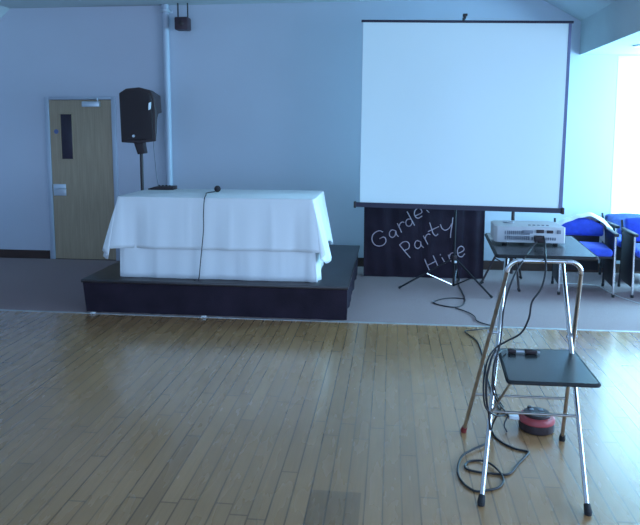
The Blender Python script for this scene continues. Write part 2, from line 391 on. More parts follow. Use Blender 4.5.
def skirt_cloth(x0, x1, y0, y1, ztop, drop, flare, ripple, corner_drop, corner_out, nz=14, r=.03, seed=0, zmin=None, side_out=0):
    bm = bmesh.new(); P = perim(x0, x1, y0, y1, r); n = len(P); rows = []
    cor = [(x1, y0), (x1, y1), (x0, y1), (x0, y0)]
    rnd = random.Random(seed); ph = [rnd.uniform(0, 6.3) for _ in range(6)]
    for j in range(nz+2):
        row = []
        for k, (x, y, nx, ny, ci) in enumerate(P):
            dc, wi = min((math.hypot(x-a, y-b), i) for i, (a, b) in enumerate(cor))
            side = abs(nx)                        # the front stays flat, the ends swing out in a hanging fold
            w = math.exp(-((dc-.13*side)/(.035+.08*side))**2)
            if j == 0: row.append(bm.verts.new((x-nx*.012, y-ny*.012, ztop))); continue
            t = (j-1)/nz
            s = k*.022
            rip = .004*min(1, t*3)*math.exp(-(((s % .37)-.185)/.016)**2)*abs(ny)+ripple*t*(math.sin(s*9+ph[0])*.6+math.sin(s*17+ph[1])*.4+.5*math.sin(s*31+ph[2]))
            # corners gather into folds either side of the hanging point
            fold = corner_out[wi]*t**.85*w*(1+.12*math.cos(dc*60))
            tuck = -.55*corner_out[wi]*t*math.exp(-((dc-.17)/.055)**2)
            so = side_out*t*abs(nx)**2
            o = flare*t+rip*(1-w*.6)+fold+tuck*.35+so
            L = drop+corner_drop[wi]*math.exp(-((dc-.06*side)/(.03+.05*side))**2)*side
            z = ztop-.006-L*t
            if zmin is not None: z = max(z, zmin)
            # the hang direction at corners points diagonally outwards
            dx, dy = nx, ny
            if w > .05:
                gx = 1 if cor[wi][0] == x1 else -1; gy = 1 if cor[wi][1] == y1 else -1
                dx = nx*(1-w)+gx*w; dy = ny*(1-w)+gy*.10*w
            row.append(bm.verts.new((x+dx*o, y+dy*o, z)))
        rows.append(row)
    for a, b in zip(rows, rows[1:]):
        for k in range(n): bm.faces.new((a[k], a[(k+1) % n], b[(k+1) % n], b[k]))
    bm.faces.new(rows[0])
    return bm
bm = skirt_cloth(TX0+.012, TX1-.012, TY0+.012, TY1-.012, TZ-.004, TZ-HS-.012, .012, .007, [0]*4, [.05, .0, .0, .005], seed=3, zmin=HS+.002)
uc = obj('tablecloth', bm, M['white'], loc=((TX0+TX1)/2, (TY0+TY1)/2, HS))
tag(uc, 'white under-cloth hanging down to the black stage below the shorter cloth', 'tablecloth')
mo = uc.modifiers.new('thickness', 'SOLIDIFY'); mo.thickness = .0015; mo.offset = -1
bm = skirt_cloth(TX0, TX1, TY0, TY1, TZ, .455, .022, .007, [.11, .06, .06, .12], [.10, .06, .06, .14], seed=11, side_out=.02)
oc = obj('tablecloth', bm, M['white'], loc=((TX0+TX1)/2, (TY0+TY1)/2, TZ))
tag(oc, 'shorter white over-cloth covering the table top on the stage, corners hanging in points', 'tablecloth')
mo = oc.modifiers.new('thickness', 'SOLIDIFY'); mo.thickness = .0015; mo.offset = -1

# things on the table
y0 = TY1-.16
a = at(148, 192, Y=y0); b = at(173, 192, Y=y0)
t = thing('control_unit', 'flat black box lying at the back of the white table top', 'equipment', ((a.x+b.x)/2, y0+.07, TZ))
obj('casing', bevel(prism(bmesh.new(), [(a.x, y0, TZ+.001), (b.x, y0, TZ+.001), (b.x, y0, TZ+.035), (a.x+.07, y0, TZ+.032), (a.x, y0, TZ+.012)], (0, .13, 0)), .003), M['black'], t)
for k in range(4): obj('knob', lathe(bmesh.new(), [(.008, 0), (.008, .010), (.006, .012)], (a.x+.1+.035*k, y0+.05, TZ+.033), 12), M['rubber'], t)
mp_ = at(217.5, 191.5, Z=TZ+.02)
mp_ = at(217.5, 191, Y=5.95); mp_.z = TZ+.032
t = thing('microphone', 'black ball-headed microphone lying on the white table', 'microphone', (mp_.x, mp_.y, TZ))
bm = bmesh.new(); bmesh.ops.create_uvsphere(bm, u_segments=20, v_segments=14, radius=.031); bmesh.ops.translate(bm, verts=bm.verts, vec=mp_); obj('mic_head', bm, M['grille'], t)
e1 = mp_+Vector((-.045, .15, -.010))
obj('mic_handle', tube(bmesh.new(), [mp_+Vector((-.006, .02, -.002)), mp_+Vector((-.012, .04, -.004)), e1], [.023, .021, .012], 14), M['black'], t)
pts = [(217, 192.5), (212, 194), (206.5, 195.8)]
fy = TY0-.020
path = [mp_+Vector((-.02, -.02, -.025)), Vector((mp_.x-.06, 5.80, TZ+.006)), Vector((at(206, 196, Y=5.6).x, 5.6, TZ+.006)), Vector((at(205, 198, Y=5.47).x, 5.465, TZ+.003))]
for x, y, yy in ((204, 203, 5.438), (203.5, 215, 5.43), (203.5, 230, 5.425), (202, 247, 5.418), (200.5, 262, 5.418), (198.5, 279.5, 5.415)):
    p = at(x, y, Y=yy); path.append(p)
path[-1].z = HS+.006
path += [Vector((path[-1].x-.04, 5.405, HS+.006))]
tag(obj('microphone_cable', T(catmull(path, 6), .0042, 8), M['cable'], loc=path[0]), 'thin dark cable running from the microphone down the tablecloth front', 'cable')

# ---------------------------------------------------- loudspeaker and stand
def speaker_stand(name, x, y, z0, ztop, hub, rad, angs, label, group):
    t = thing(name, label, 'speaker stand', (x, y, z0), group)
    obj('pole', T([(x, y, z0+.12), (x, y, ztop)], .0175, 14), M['black'], t)
    obj('collar', lathe(bmesh.new(), [(.028, -.05), (.030, -.045), (.030, .045), (.024, .05)], (x, y, z0+hub), 18), M['black'], t)
    obj('collar', lathe(bmesh.new(), [(.024, -.03), (.027, -.025), (.027, .025), (.02, .03)], (x, y, z0+.20), 18), M['black'], t)
    for A in angs:
        A = math.radians(A); fx, fy_ = x+rad*math.cos(A), y+rad*math.sin(A)
        l = obj('leg', T([(x+.025*math.cos(A), y+.025*math.sin(A), z0+hub), (fx, fy_, z0+.018)], .0115, 10), M['black'], t)
        obj('rubber_foot', T([(fx-.02*math.cos(A), fy_-.02*math.sin(A), z0+.03), (fx+.012*math.cos(A), fy_+.012*math.sin(A), z0+.014)], .014, 10), M['rubber'], l)
        obj('brace', T([(x+.02*math.cos(A), y+.02*math.sin(A), z0+.20), (x+.55*rad*math.cos(A), y+.55*rad*math.sin(A), z0+.02+(hub-.02)*.45)], .007, 8), M['black'], t)
    return t
SY = 6.72
pb = at(142.3, 188, Y=SY); ptop = at(140.5, 150, Y=SY)
speaker_stand('speaker_stand', pb.x, SY, HS, ptop.z+.02, .5, .22, (70, 190, 310), 'black stand carrying the loudspeaker behind the left end of the table', None)
def sp_pt(x, y, yy): return at(x, y, Y=yy)
# cabinet: a plan outline (front baffle turned to the hall, tapering back) swept in z, wedge notch low at the rear
zt, zb_ = at(140, 87.5, Y=SY).z, at(140, 143, Y=SY).z
t = thing('loudspeaker', 'black loudspeaker on its stand near the wooden door', 'loudspeaker', (pb.x, SY, ptop.z))
sc = 646.0/SY
cx = at(139, 115, Y=SY).x
def W(px, py, dy=0):
    return at(px, py, Y=SY+dy)
# front face (towards camera, turned a little left), side face on the right going back
bm = bmesh.new()
front = [W(119, 93, -.14), W(126, 88.6, -.16), W(139, 87.3, -.165), W(150, 90, -.15), W(154, 98, -.13), W(156, 112, -.125), W(156.2, 125, -.125), W(156, 141.5, -.125), W(138, 143.5, -.16), W(121.5, 142.5, -.14)]
back = [W(122, 94, .16), W(128, 90, .17), W(141, 88, .17), W(153, 91, .16), W(160.5, 96, .15), W(162, 113, .15), W(157.5, 113.8, .15), W(156.8, 133, .11), W(140, 136, .12), W(125, 136, .12)]
va = [bm.verts.new(p) for p in front]; vb = [bm.verts.new(p) for p in back]; n = len(va)
mid = [bm.verts.new(f.lerp(b, .45)+(Vector((0, 0, 0)))) for f, b in zip(front, back)]
for A_, B_ in ((va, mid), (mid, vb)):
    for k in range(n): bm.faces.new((A_[k], A_[(k+1) % n], B_[(k+1) % n], B_[k]))
bm.faces.new(va[::-1]); bm.faces.new(vb)
bmesh.ops.triangulate(bm, faces=[f for f in bm.faces if len(f.verts) > 4])
bmesh.ops.recalc_face_normals(bm, faces=bm.faces)
cab = obj('cabinet', bm, M['black'], t)
md = cab.modifiers.new('edge', 'BEVEL'); md.width = .008; md.segments = 2; md.limit_method = 'ANGLE'
# woven front grille
bm = bmesh.new(); g = [W(122, 95, -.166), W(127, 91.5, -.178), W(139, 90.3, -.184), W(148.5, 93, -.175), W(151.5, 100, -.158), W(152.5, 139, -.152), W(138, 140.5, -.180), W(124, 139.5, -.166)]
prism(bm, g, (0, .02, 0)); bmesh.ops.triangulate(bm, faces=[f for f in bm.faces if len(f.verts) > 4]); obj('grille', bm, M['grille'], t)
bm = bmesh.new(); prism(bm, [W(148.6, 103, -.186), W(150.4, 102, -.182), W(150.0, 109, -.182), W(148.3, 110, -.186)], (0, .03, 0)); obj('badge', bm, M['trim'], t)['label'] = 'small white badge'
q = W(133.3, 136, -.186); bm = bmesh.new(); prism(bm, [q+Vector((.015*math.cos(k*PI/4), 0, .015*math.sin(k*PI/4))) for k in range(8)], (0, .012, 0)); obj('logo_plate', bm, M['steel'], t)['label'] = 'small round grey logo plate'
bm = bmesh.new(); prism(bm, [W(133.5, 142.5, -.05), W(143, 142.5, -.05), W(144.8, 153.5, -.04), W(137.5, 154.5, -.04)], (0, .09, 0)); bevel(bm, .006); obj('pole_socket', bm, M['black'], t)
pth = [W(153.5, 138, .1), W(154, 150, .1), W(155.5, 165, .06), W(157, 178, -.1), Vector((at(158.5, 190, Y=6.17).x, 6.175, TZ+.02))]
tag(obj('speaker_cable', T(catmull(pth, 6), .0045, 8), M['projdark'], loc=pth[0]), 'thin grey cable dangling from the loudspeaker to the table top', 'cable')

# ------------------------------------------------------- projection screen
SCY = 6.46
tl, tr_, bl, br = at(363.3, 22, Y=SCY), at(571.5, 23.5, Y=SCY), at(359.8, 204, Y=SCY), at(561.5, 210, Y=SCY)
pole_b = Vector((.645, 6.60, 0)); 
S = thing('projection_screen', 'large white tripod projection screen standing in front of the black banner', 'projection screen', (pole_b.x, pole_b.y, 0))
bm = bmesh.new(); NX, NY = 20, 14; grid = []
for j in range(NY+1):
    v = j/NY; row = []
    for i in range(NX+1):
        u = i/NX; p = tl.lerp(tr_, u).lerp(bl.lerp(br, u), v)
        p.y += .006*math.sin(u*11)*math.sin(v*PI) ; row.append(p)
    grid.append(row)
VV = [[bm.verts.new(p) for p in r] for r in grid]; VB = [[bm.verts.new(p+Vector((0, .003, 0))) for p in r] for r in grid]
for j in range(NY):
    for i in range(NX):
        bm.faces.new((VV[j][i], VV[j][i+1], VV[j+1][i+1], VV[j+1][i])); bm.faces.new((VB[j][i], VB[j+1][i], VB[j+1][i+1], VB[j][i+1]))
for i in range(NX):
    bm.faces.new((VV[0][i], VB[0][i], VB[0][i+1], VV[0][i+1])); bm.faces.new((VV[NY][i], VV[NY][i+1], VB[NY][i+1], VB[NY][i]))
for j in range(NY):
    bm.faces.new((VV[j][0], VV[j+1][0], VB[j+1][0], VB[j][0])); bm.faces.new((VV[j][NX], VB[j][NX], VB[j+1][NX], VV[j+1][NX]))
obj('screen_fabric', bm, M['screen'], S)
bm = bmesh.new(); e0, e1_, e2, e3 = at(569, 23.5, Y=SCY-.006), at(571.9, 23.5, Y=SCY-.006), at(562.3, 209, Y=SCY-.006), at(558.6, 209, Y=SCY-.006)
prism(bm, [e0, e1_, e2, e3], (0, .012, 0)); obj('side_border', bm, M['sideborder'], S)
bm = bmesh.new(); tube(bm, [at(361.5, 21, Y=SCY), at(573.5, 22.2, Y=SCY)], .0125, 12); obj('top_bar', bm, M['border'], S)
bm = bmesh.new(); a_, b_ = at(355, 204.6, Y=SCY), at(562.3, 211, Y=SCY); dd = (b_-a_).normalized(); upv = Vector((0, -1, 0)).cross(dd)
prof = [(-.026, -.020), (.020, -.020), (.026, -.010), (.026, .016), (.018, .026), (-.022, .026)]
A_ = [a_+Vector((0, y_, 0))+Vector((0, 0, z_)) for y_, z_ in prof]; prism(bm, A_, b_-a_); obj('roller_case', bm, M['border'], S)
for p in (a_, b_):
    s_g = -1 if p is a_ else 1
    obj('end_cap', B((p.x-.012, p.y-.036, p.z-.03), (p.x+.012, p.y+.036, p.z+.033), .005), M['black'], S)
ptp = at(464, 17, Y=6.55)
obj('pole', T([(pole_b.x, pole_b.y, .03), (pole_b.x+.0, pole_b.y, 1.2)], .012, 14), M['tripod'], S)
obj('upper_pole', T([(pole_b.x, pole_b.y, 1.15), (ptp.x, 6.56, ptp.z)], .010, 12), M['tripod'], S)
bm = bmesh.new(); box(bm, (ptp.x-.013, SCY-.02, ptp.z-.03), (ptp.x+.010, 6.58, ptp.z+.006), .004); q = at(465, 15, Y=SCY); box(bm, (q.x-.02, SCY-.028, q.z-.012), (q.x+.022, SCY+.03, q.z+.010), .004)
obj('top_hook', bm, M['black'], S)
w0, w1, w2 = at(400, 20.6, Y=SCY), at(464.5, 17.2, Y=SCY), at(540, 21.4, Y=SCY)
obj('hanger_wire', tube(T([w0, w1], .0028, 6), [w1, w2], .0028, 6), M['silver'], S)
HUB = .31
obj('tripod_collar', lathe(bmesh.new(), [(.024, -.04), (.028, -.035), (.028, .035), (.022, .04)], (pole_b.x, pole_b.y, HUB), 18), M['black'], S)
feet = [at(398.5, 288, Z=.012), at(492, 297.5, Z=.012), Vector((.735, 6.96, .012))]
for i, f in enumerate(feet):
    f.z = .012; d_ = (f-Vector((pole_b.x, pole_b.y, 0))); d_.z = 0; d_.normalize()
    h = Vector((pole_b.x, pole_b.y, HUB))+d_*.03
    l = obj('leg', T([h, f], .0095, 10), M['tripod'], S)
    obj('rubber_foot', T([f+(h-f)*.05, f], .0125, 10), M['rubber'], l)
    bm_ = T([Vector((pole_b.x, pole_b.y, .045))+d_*.018, h.lerp(f, .48)], .0075, 8)
    sr = obj('strut', bm_, M['tripod'] if i == 1 else M['chrome'], S)
    if i != 1: sr['label'] = 'shiny strut'
q = at(456, 262, Y=pole_b.y-.04)
obj('knob', lathe(bmesh.new(), [(.004, -.012), (.014, -.008), (.014, .008), (.004, .012)], (q.x-.005, pole_b.y-.035, q.z), 14), M['trim'], S)['label'] = 'white knob'
# -------------------------------------------------------------- the banner
BY = 7.06
b0, b1 = at(363.5, 278, Y=BY), at(483.2, 278, Y=BY); bt = .98
Bn = thing('banner', 'black cloth banner hand-lettered in white, behind the screen tripod', 'banner', ((b0.x+b1.x)/2, BY, 0))
fold = at(463, 250, Y=BY).x
def ban_y(x, z):
    s = x-b0.x
    y = .004*math.sin(s*23)+.003*math.sin(s*41+z*3)
    if x > fold: y += .012*math.sin((x-fold)*38)+.006
    return BY+y
bm = bmesh.new(); NXb, NZb = 90, 14; fr, bk = [], []
for j in range(NZb+1):
    z = .006+(bt-.006)*j/NZb
    fr.append([bm.verts.new((b0.x+(b1.x-b0.x)*i/NXb, ban_y(b0.x+(b1.x-b0.x)*i/NXb, z), z)) for i in range(NXb+1)])
    bk.append([bm.verts.new((b0.x+(b1.x-b0.x)*i/NXb, ban_y(b0.x+(b1.x-b0.x)*i/NXb, z)+.006, z)) for i in range(NXb+1)])
for j in range(NZb):
    for i in range(NXb):
        bm.faces.new((fr[j][i], fr[j][i+1], fr[j+1][i+1], fr[j+1][i])); bm.faces.new((bk[j][i], bk[j+1][i], bk[j+1][i+1], bk[j][i+1]))
for j in range(NZb):
    bm.faces.new((fr[j][0], fr[j+1][0], bk[j+1][0], bk[j][0])); bm.faces.new((fr[j][NXb], bk[j][NXb], bk[j+1][NXb], fr[j+1][NXb]))
for i in range(NXb):
    bm.faces.new((fr[0][i], bk[0][i], bk[0][i+1], fr[0][i+1])); bm.faces.new((fr[NZb][i], fr[NZb][i+1], bk[NZb][i+1], bk[NZb][i]))
obj('banner_cloth', bm, M['cloth'], Bn)
bm = bmesh.new()
for x in (b0.x+.03, b1.x-.03): tube(bm, [(x, BY+.045, .012), (x, BY+.045, bt-.01)], .016, 10)
tube(bm, [(b0.x+.01, BY+.045, bt-.02), (b1.x-.01, BY+.045, bt-.02)], .016, 10)
obj('support_frame', bm, M['black'], Bn)
strokes = {
 'G': [[(172, 248), (158, 243), (142, 249), (130, 262), (128, 280), (137, 297), (153, 304), (172, 300), (183, 287), (181, 272), (172, 268), (158, 275)]],
 'a': [[(222, 243), (208, 240), (198, 250), (199, 264), (210, 270), (220, 262), (223, 244), (226, 258), (234, 266)]],
 'r': [[(229, 213), (239, 234), (246, 250)], [(236, 227), (240, 215), (249, 208), (257, 210)]],
 'd': [[(284, 196), (270, 197), (263, 209), (267, 222), (279, 224), (288, 212), (286, 198)], [(268, 166), (282, 192), (298, 222)]],
 'e': [[(300, 184), (314, 178), (327, 170), (324, 158), (313, 153), (302, 160), (297, 174), (302, 188), (314, 193), (329, 184)]],
 'mark': [[(346, 160), (352, 166), (357, 170)]],
 'P': [[(237, 298), (256, 322), (281, 351)], [(238, 300), (252, 288), (268, 287), (277, 298), (274, 313), (258, 322)]],
 'a2': [[(320, 287), (307, 283), (299, 294), (301, 308), (312, 314), (322, 304), (322, 287), (326, 303), (335, 311)]],
 'r2': [[(333, 263), (342, 280), (351, 297)], [(340, 276), (343, 264), (352, 256), (361, 258)]],
 't': [[(358, 210), (366, 236), (373, 255), (383, 263), (392, 256)], [(352, 246), (374, 236), (396, 226)]],
 'y': [[(401, 217), (408, 234), (422, 241), (437, 232), (447, 214)], [(451, 190), (448, 220), (443, 250), (442, 271)]],
 'H': [[(338, 356), (348, 380), (359, 403)], [(372, 342), (383, 366), (393, 388)], [(349, 381), (366, 373), (383, 365)]],
 'i': [[(407, 350), (413, 360), (421, 374)], [(400, 337), (402, 341)]],
 'r3': [[(433, 339), (438, 354), (445, 367)], [(437, 348), (441, 337), (450, 331), (458, 334)]],
 'e3': [[(470, 333), (482, 329), (496, 320), (493, 309), (482, 305), (472, 313), (469, 328), (474, 343), (487, 347), (500, 336)]],
}
bm = bmesh.new()
for k, ss in strokes.items():
    for s in ss:
        P = []
        for x, y in s:
            q = at(340+x/4, 170+y/4, Y=BY); P.append(q)
        P = catmull(P, 5) if len(P) > 2 else P
        P = [Vector((p.x, ban_y(p.x, p.z)-.001, p.z)) for p in P]
        tube(bm, P, .0058, 6)
obj('lettering', bm, M['chalk'], Bn)['label'] = 'white handwritten lettering'

# second stand, seen under the screen's right end
speaker_stand('speaker_stand', 1.262, 6.86, 0, 1.30, .60, .31, (186, 275, 60), 'black stand with upright pole seen under the right end of the screen', None)

# ------------------------------------------------------------------ chairs
def copy_tree(o, parent=None):
    c = o.copy(); C.objects.link(c); c.parent = parent
    for ch in o.children: copy_tree(ch, c)
    return c
def cushion(w, d_, h, crown=.02, bev=.03):
    bm = bmesh.new(); bmesh.ops.create_cube(bm, size=1)
    for v in bm.verts: v.co = Vector((v.co.x*w, v.co.y*d_, v.co.z*h))
    bmesh.ops.bevel(bm, geom=list(bm.edges), offset=bev, segments=4, profile=.5, affect='EDGES', clamp_overlap=True)
    bmesh.ops.subdivide_edges(bm, edges=[e for e in bm.edges if e.calc_length() > .12], cuts=4, use_grid_fill=True)
    for v in bm.verts:
        k = max(0, 1-(2*v.co.x/w)**2)*max(0, 1-(2*v.co.y/d_)**2)
        v.co.z += crown*k*(1 if v.co.z > 0 else .2)
    return bm
def make_chair(label, bmat, bz=.655, bh=.30, arch=.02):
    t = thing('upholstered_chair', label, 'chair', (0, 0, 0), 'blue chairs by the window')
    bm = cushion(.46, .44, .075, .025, .03); bmesh.ops.translate(bm, verts=bm.verts, vec=(0, 0, .435)); obj('seat', bm, M['blue'], t)
    bm = cushion(.45, bh, .06, .02, .025)
    for v in bm.verts:
        if v.co.y > 0: v.co.y -= arch*(2*v.co.x/.45)**2*(v.co.y/(bh/2))
    bmesh.ops.rotate(bm, verts=bm.verts, cent=(0, 0, 0), matrix=Matrix.Rotation(PI/2-.12, 3, 'X')); bmesh.ops.translate(bm, verts=bm.verts, vec=(0, .255, bz)); obj('backrest', bm, bmat, t)
    for s in (-1, 1):
        x = s*.25
        l = obj('leg', T(catmull([(x, -.20, .012), (x, -.19, .3), (x, -.185, .60)], 4), .012, 10), M['chrome'], t)
        obj('rubber_foot', T([(x, -.20, .002), (x, -.2, .03)], .015, 10), M['rubber'], l)
        l = obj('leg', T(catmull([(x, .27, .012), (x, .22, .3), (x, .225, .5), (x, .285, .70)], 4), .012, 10), M['chairblack'], t)
        obj('rubber_foot', T([(x, .27, .002), (x, .267, .03)], .015, 10), M['rubber'], l)
        bm = B((x-.024, -.23, .60), (x+.024, .235, .632), .010); obj('armrest', bm, M['chairblack'], t)
        obj('side_panel', B((x-.012, -.17, .10), (x+.012, .205, .595), .006), M['chairblack'], t)  # arm panel, lengthened downward to darken the space below the seat
    for y in (-.17, .19): obj('seat_rail', T([(-.25, y, .385), (.25, y, .385)], .012, 8), M['chairblack'], t)
    bm = B((-.20, .290, .16), (.20, .304, bz+bh*.28), .006); obj('back_shell', bm, M['chairblack'], t)  # shell run on below the seat to stand in for the shade there
    return t
chA = make_chair('blue chair with a white cloth draped over its backrest', M['blue'], .625, .19, .085)
chB = make_chair('grey-blue backed chair half hidden behind the two brighter blue chairs', M['bluegrey'], .585, .24)
chC = make_chair('bright blue chair cut off by the right edge of the photo', M['blue'], .615, .26)
chA.location = (1.93, 6.66, 0); chA.rotation_euler = (0, 0, math.radians(-6))
chB.location = (2.60, 7.20, 0); chB.rotation_euler = (0, 0, 0)
chC.location = (2.60, 6.62, 0); chC.rotation_euler = (0, 0, math.radians(-4))
# cloth over the back of chair A
bm = bmesh.new(); NXc, NL = 24, 20; rows = []
mA = Matrix.Translation(chA.location) @ Matrix.Rotation(math.radians(-6), 4, 'Z')
for j in range(NL+1):
    t_ = j/NL; row = []
    for i in range(NXc+1):
        u = i/NXc*2-1; x = u*.31
        hang = .022+.03*abs(u)**2                    # hangs further at its two ends
        zc = .735-.125*abs(u)**1.25+.004*math.sin(i*1.3)+(.17*max(0, u)**.8*(1-u)*1.2 if u > 0 else .010)
        L = -1+2*t_                                  # -1 front ... 1 back
        if L < 0: y = .262-.038+.004*math.sin(i*.9)+L*.022; z = zc-abs(L)*hang
        else: y = .262+.05*1+.012*math.sin(i*.8)*L+L*.03; z = zc-abs(L)*.22
        if abs(L) < .12: y = .262-.038+(.088)*(L+.12)/.24; z = zc+.008*(1-(L/.12)**2)
        row.append(bm.verts.new(mA @ Vector((x, y, z))))
    rows.append(row)
for a_, b_ in zip(rows, rows[1:]):
    for k in range(NXc): bm.faces.new((a_[k], a_[k+1], b_[k+1], b_[k]))
dc = obj('draped_cloth', bm, M['white'], loc=(mA @ Vector((0, .26, .80)))); tag(dc, 'white cloth draped over the back of a blue chair', 'cloth')
mo = dc.modifiers.new('thickness', 'SOLIDIFY'); mo.thickness = .004; mo.offset = 0

# ------------------------------------------- folding projector stand (X frame)
ZT, ZS = 1.05, .575
fl, frt = at(481, 505, Z=.0), at(588, 514.5, Z=.0); rl, rr_ = at(463.5, 432, Z=0), at(562, 440.5, Z=0)
pf_l, pf_r = at(497, 254.5, Z=ZT), at(597.5, 257, Z=ZT); pb_l, pb_r = at(486, 233, Z=ZT), at(572, 236, Z=ZT)
LD = thing('projector_stand', 'chrome X-legged folding stand with two black shelves carrying the projector', 'stand', ((fl.x+frt.x)/2, 3.0, 0))
# front legs rise to the back of the top shelf
ytop = 3.36
ft_l, ft_r = at(507.5, 254, Y=ytop), at(561, 254, Y=ytop); ft_l.z = ft_r.z = ZT-.035
R_ = .0105
def leg(a, b, mtl, foot, fm, extra=None):
    d_ = (b-a).normalized(); a2 = a+d_*.02
    pts = [a2, b] if extra is None else [a2]+extra
    l = obj('leg', T(pts, R_, 14), mtl, LD)
    obj('rubber_foot', tube(bmesh.new(), [Vector((a.x, a.y, .001)), Vector((a.x, a.y, .012)), a2+d_*.020], [.0155, .0165, .014], 14), fm, l)
    return l
leg(fl, ft_l, M['chrome'], None, M['rubber']); leg(frt, ft_r, M['chrome'], None, M['rubber'])
obj('cross_bar', T([ft_l, ft_r], .0085, 10), M['dullchrome'], LD)
# arch: rear feet to the front of the top shelf
ya = 2.985
al, ar_ = at(507, 275, Y=ya), at(581, 275, Y=ya); zar = at(540, 261, Y=ya-.01).z
def arc(a, top, inx):
    # tube runs up the leg, bends through a quarter circle and meets the arch's top bar
    d_ = (Vector((a.x, ya, zar))-Vector(a)).normalized(); out = []
    return d_
rc = .055
ptsL = [rl+(al-rl).normalized()*.02, al]; ptsR = [rr_+(ar_-rr_).normalized()*.02, ar_]
topm = [(al.x+ar_.x)/2, ya-.012, zar]
def bend(a, sgn):
    out = []
    cxp, czp = a.x+sgn*rc, zar-rc
    for k in range(0, 9):
        t_ = k/8*PI/2; out.append(Vector((cxp-sgn*rc*math.cos(t_), ya-.010*math.sin(t_), czp+rc*math.sin(t_))))
    return out
bL, bR = bend(al, 1), bend(ar_, -1)
legL = leg(rl, bL[0], M['dullchrome'], None, M['redrubber'], [bL[0]]); legR = leg(rr_, bR[0], M['dullchrome'], None, M['rubber'], [bR[0]])
obj('arch_bar', T(bL+bR[::-1], R_, 14), M['chrome'], LD)
# crossbars and pivots
def on(a, b, z): t_ = (z-a.z)/(b.z-a.z); return a.lerp(b, t_)
def zfor(a, b, ypx, xpx):
    best = min((abs(pix(a.lerp(b, k/400))[1]-ypx), k) for k in range(401)); return a.lerp(b, best[1]/400)
def pix(P):
    d_ = P-Vector((0, 0, HC)); z = d_.dot(fw); return 320+F*d_.dot(r2)/z, CY-F*d_.dot(u2)/z
obj('cross_bar', T([zfor(fl, ft_l, 411, 0), zfor(frt, ft_r, 416, 0)], .0065, 10), M['dullchrome'], LD)
obj('cross_bar', T([zfor(rl, bL[0], 394.5, 0), zfor(rr_, bR[0], 398.5, 0)], .0065, 10), M['dullchrome'], LD)
for a_, b_, c0, d0 in ((fl, ft_l, rl, bL[0]), (frt, ft_r, rr_, bR[0])):
    best = min(((a_.lerp(b_, k/200).y-on(c0, d0, a_.lerp(b_, k/200).z).y)**2, k) for k in range(60, 170))
    p = a_.lerp(b_, best[1]/200); q = on(c0, d0, p.z)
    e = (q-p).normalized()
    obj('pivot_bolt', T([p-e*.016, q+e*.016], .008, 10), M['steel'], LD)
# top shelf and step shelf: boards with a rounded rubber edge
def shelf(name, c4, th, zz, mtl=M['vinyl']):
    bm = bmesh.new()
    P = []
    for i in range(4):
        p = c4[i]; a_ = (c4[i-1]-p).normalized(); b_ = (c4[(i+1) % 4]-p).normalized(); r = .018
        for k in range(5):
            t_ = k/4; P.append(p+a_*r*(1-t_)**2+b_*r*t_**2)
    P = [Vector((p.x, p.y, zz-th)) for p in P]
    prism(bm, P, (0, 0, th))
    o = obj(name, bm, mtl, LD)
    bm = bmesh.new(); loop = [Vector((p.x, p.y, zz-th*.5)) for p in P]; loop.append(loop[0]); tube(bm, loop, th*.56, 8, cap=False)
    obj('edge_trim', bm, M['rubber'], o); return o
top = shelf('top_shelf', [pf_l, pf_r, pb_r, pb_l], .016, ZT)
s4 = [at(508.5, 380.5, Z=ZS), at(600, 384, Z=ZS), at(573.5, 350, Z=ZS), at(499, 348.5, Z=ZS)]
low = shelf('step_shelf', s4, .016, ZS)
# brackets fixing the shelf, and the two thin braces below it
for fx, a_, b_ in ((s4[0], fl, ft_l), (s4[1], frt, ft_r)):
    if fx is s4[0]:
        e = zfor(a_, b_, 413, 0); s_ = Vector((fx.x+.015, fx.y+.03, ZS-.02))
        obj('shelf_brace', T([e, s_], .0055, 8), M['dullchrome'], LD)
    p = on(a_, b_, ZS-.01); obj('shelf_clip', B((p.x-.014, p.y-.02, ZS-.03), (p.x+.014, p.y+.02, ZS-.012), .004), M['steel'], LD)
for e in (ft_l, ft_r): obj('shelf_clip', B((e.x-.015, e.y-.03, ZT-.05), (e.x+.015, e.y+.03, ZT-.012), .004), M['steel'], LD)
mx_ = (bL[8]+bR[8])/2
for e in (bL[8], bR[8]): obj('shelf_clip', B((e.x-.015, e.y-.018, e.z-.004), (e.x+.015, e.y+.022, ZT-.012), .003), M['steel'], LD)

# --------------------------------------------------------------- projector
j0, j1 = at(494.8, 241.8, Z=ZT+.012), at(566, 244.3, Z=ZT+.012)
jy = (j0.y+j1.y)/2; jz0 = ZT+.013; pw = j1.x-j0.x
jztop = at(530, 227.2, Y=jy).z
PJ = thing('projector', 'white projector with vented rear panel on the top shelf of the stand', 'projector', ((j0.x+j1.x)/2, jy+.12, ZT))
bm = bmesh.new(); dp = .235
x0, x1 = j0.x, j1.x
plan = [(x0+.055, jy), (x0+.028, jy+.007), (x1-.006, jy), (x1, jy+.008), (x1-.005, jy+dp-.03), (x1-.04, jy+dp), (x0+.04, jy+dp), (x0+.006, jy+dp-.03), (x0, jy+.035), (x0+.010, jy+.010)]
prism(bm, [(x, y, jz0) for x, y in plan], (0, 0, jztop-jz0)); bevel(bm, .007, 3)
obj('shell', bm, M['projwhite'], PJ)
bm = bmesh.new(); lathe(bm, [(.028, 0), (.03, .006), (.024, .009)], (x0+.09, jy+.16, jztop-.001), 24); obj('focus_ring', bm, M['steel'], PJ)
bm = bmesh.new()
for k in range(5): box(bm, (x0+.17+.022*k, jy+.06, jztop-.001), (x0+.182+.022*k, jy+.072, jztop+.003), .001)
obj('keypad', bm, M['projdark'], PJ)
hgt = jztop-jz0
bm = bmesh.new()
nv = 13
for rI in range(2):
    for k in range(nv):
        xa = x0+.045+k*.0095; za = jz0+hgt*(.19+.32*rI)
        box(bm, (xa, jy-.0016, za), (xa+.0055, jy+.003, za+hgt*.24))
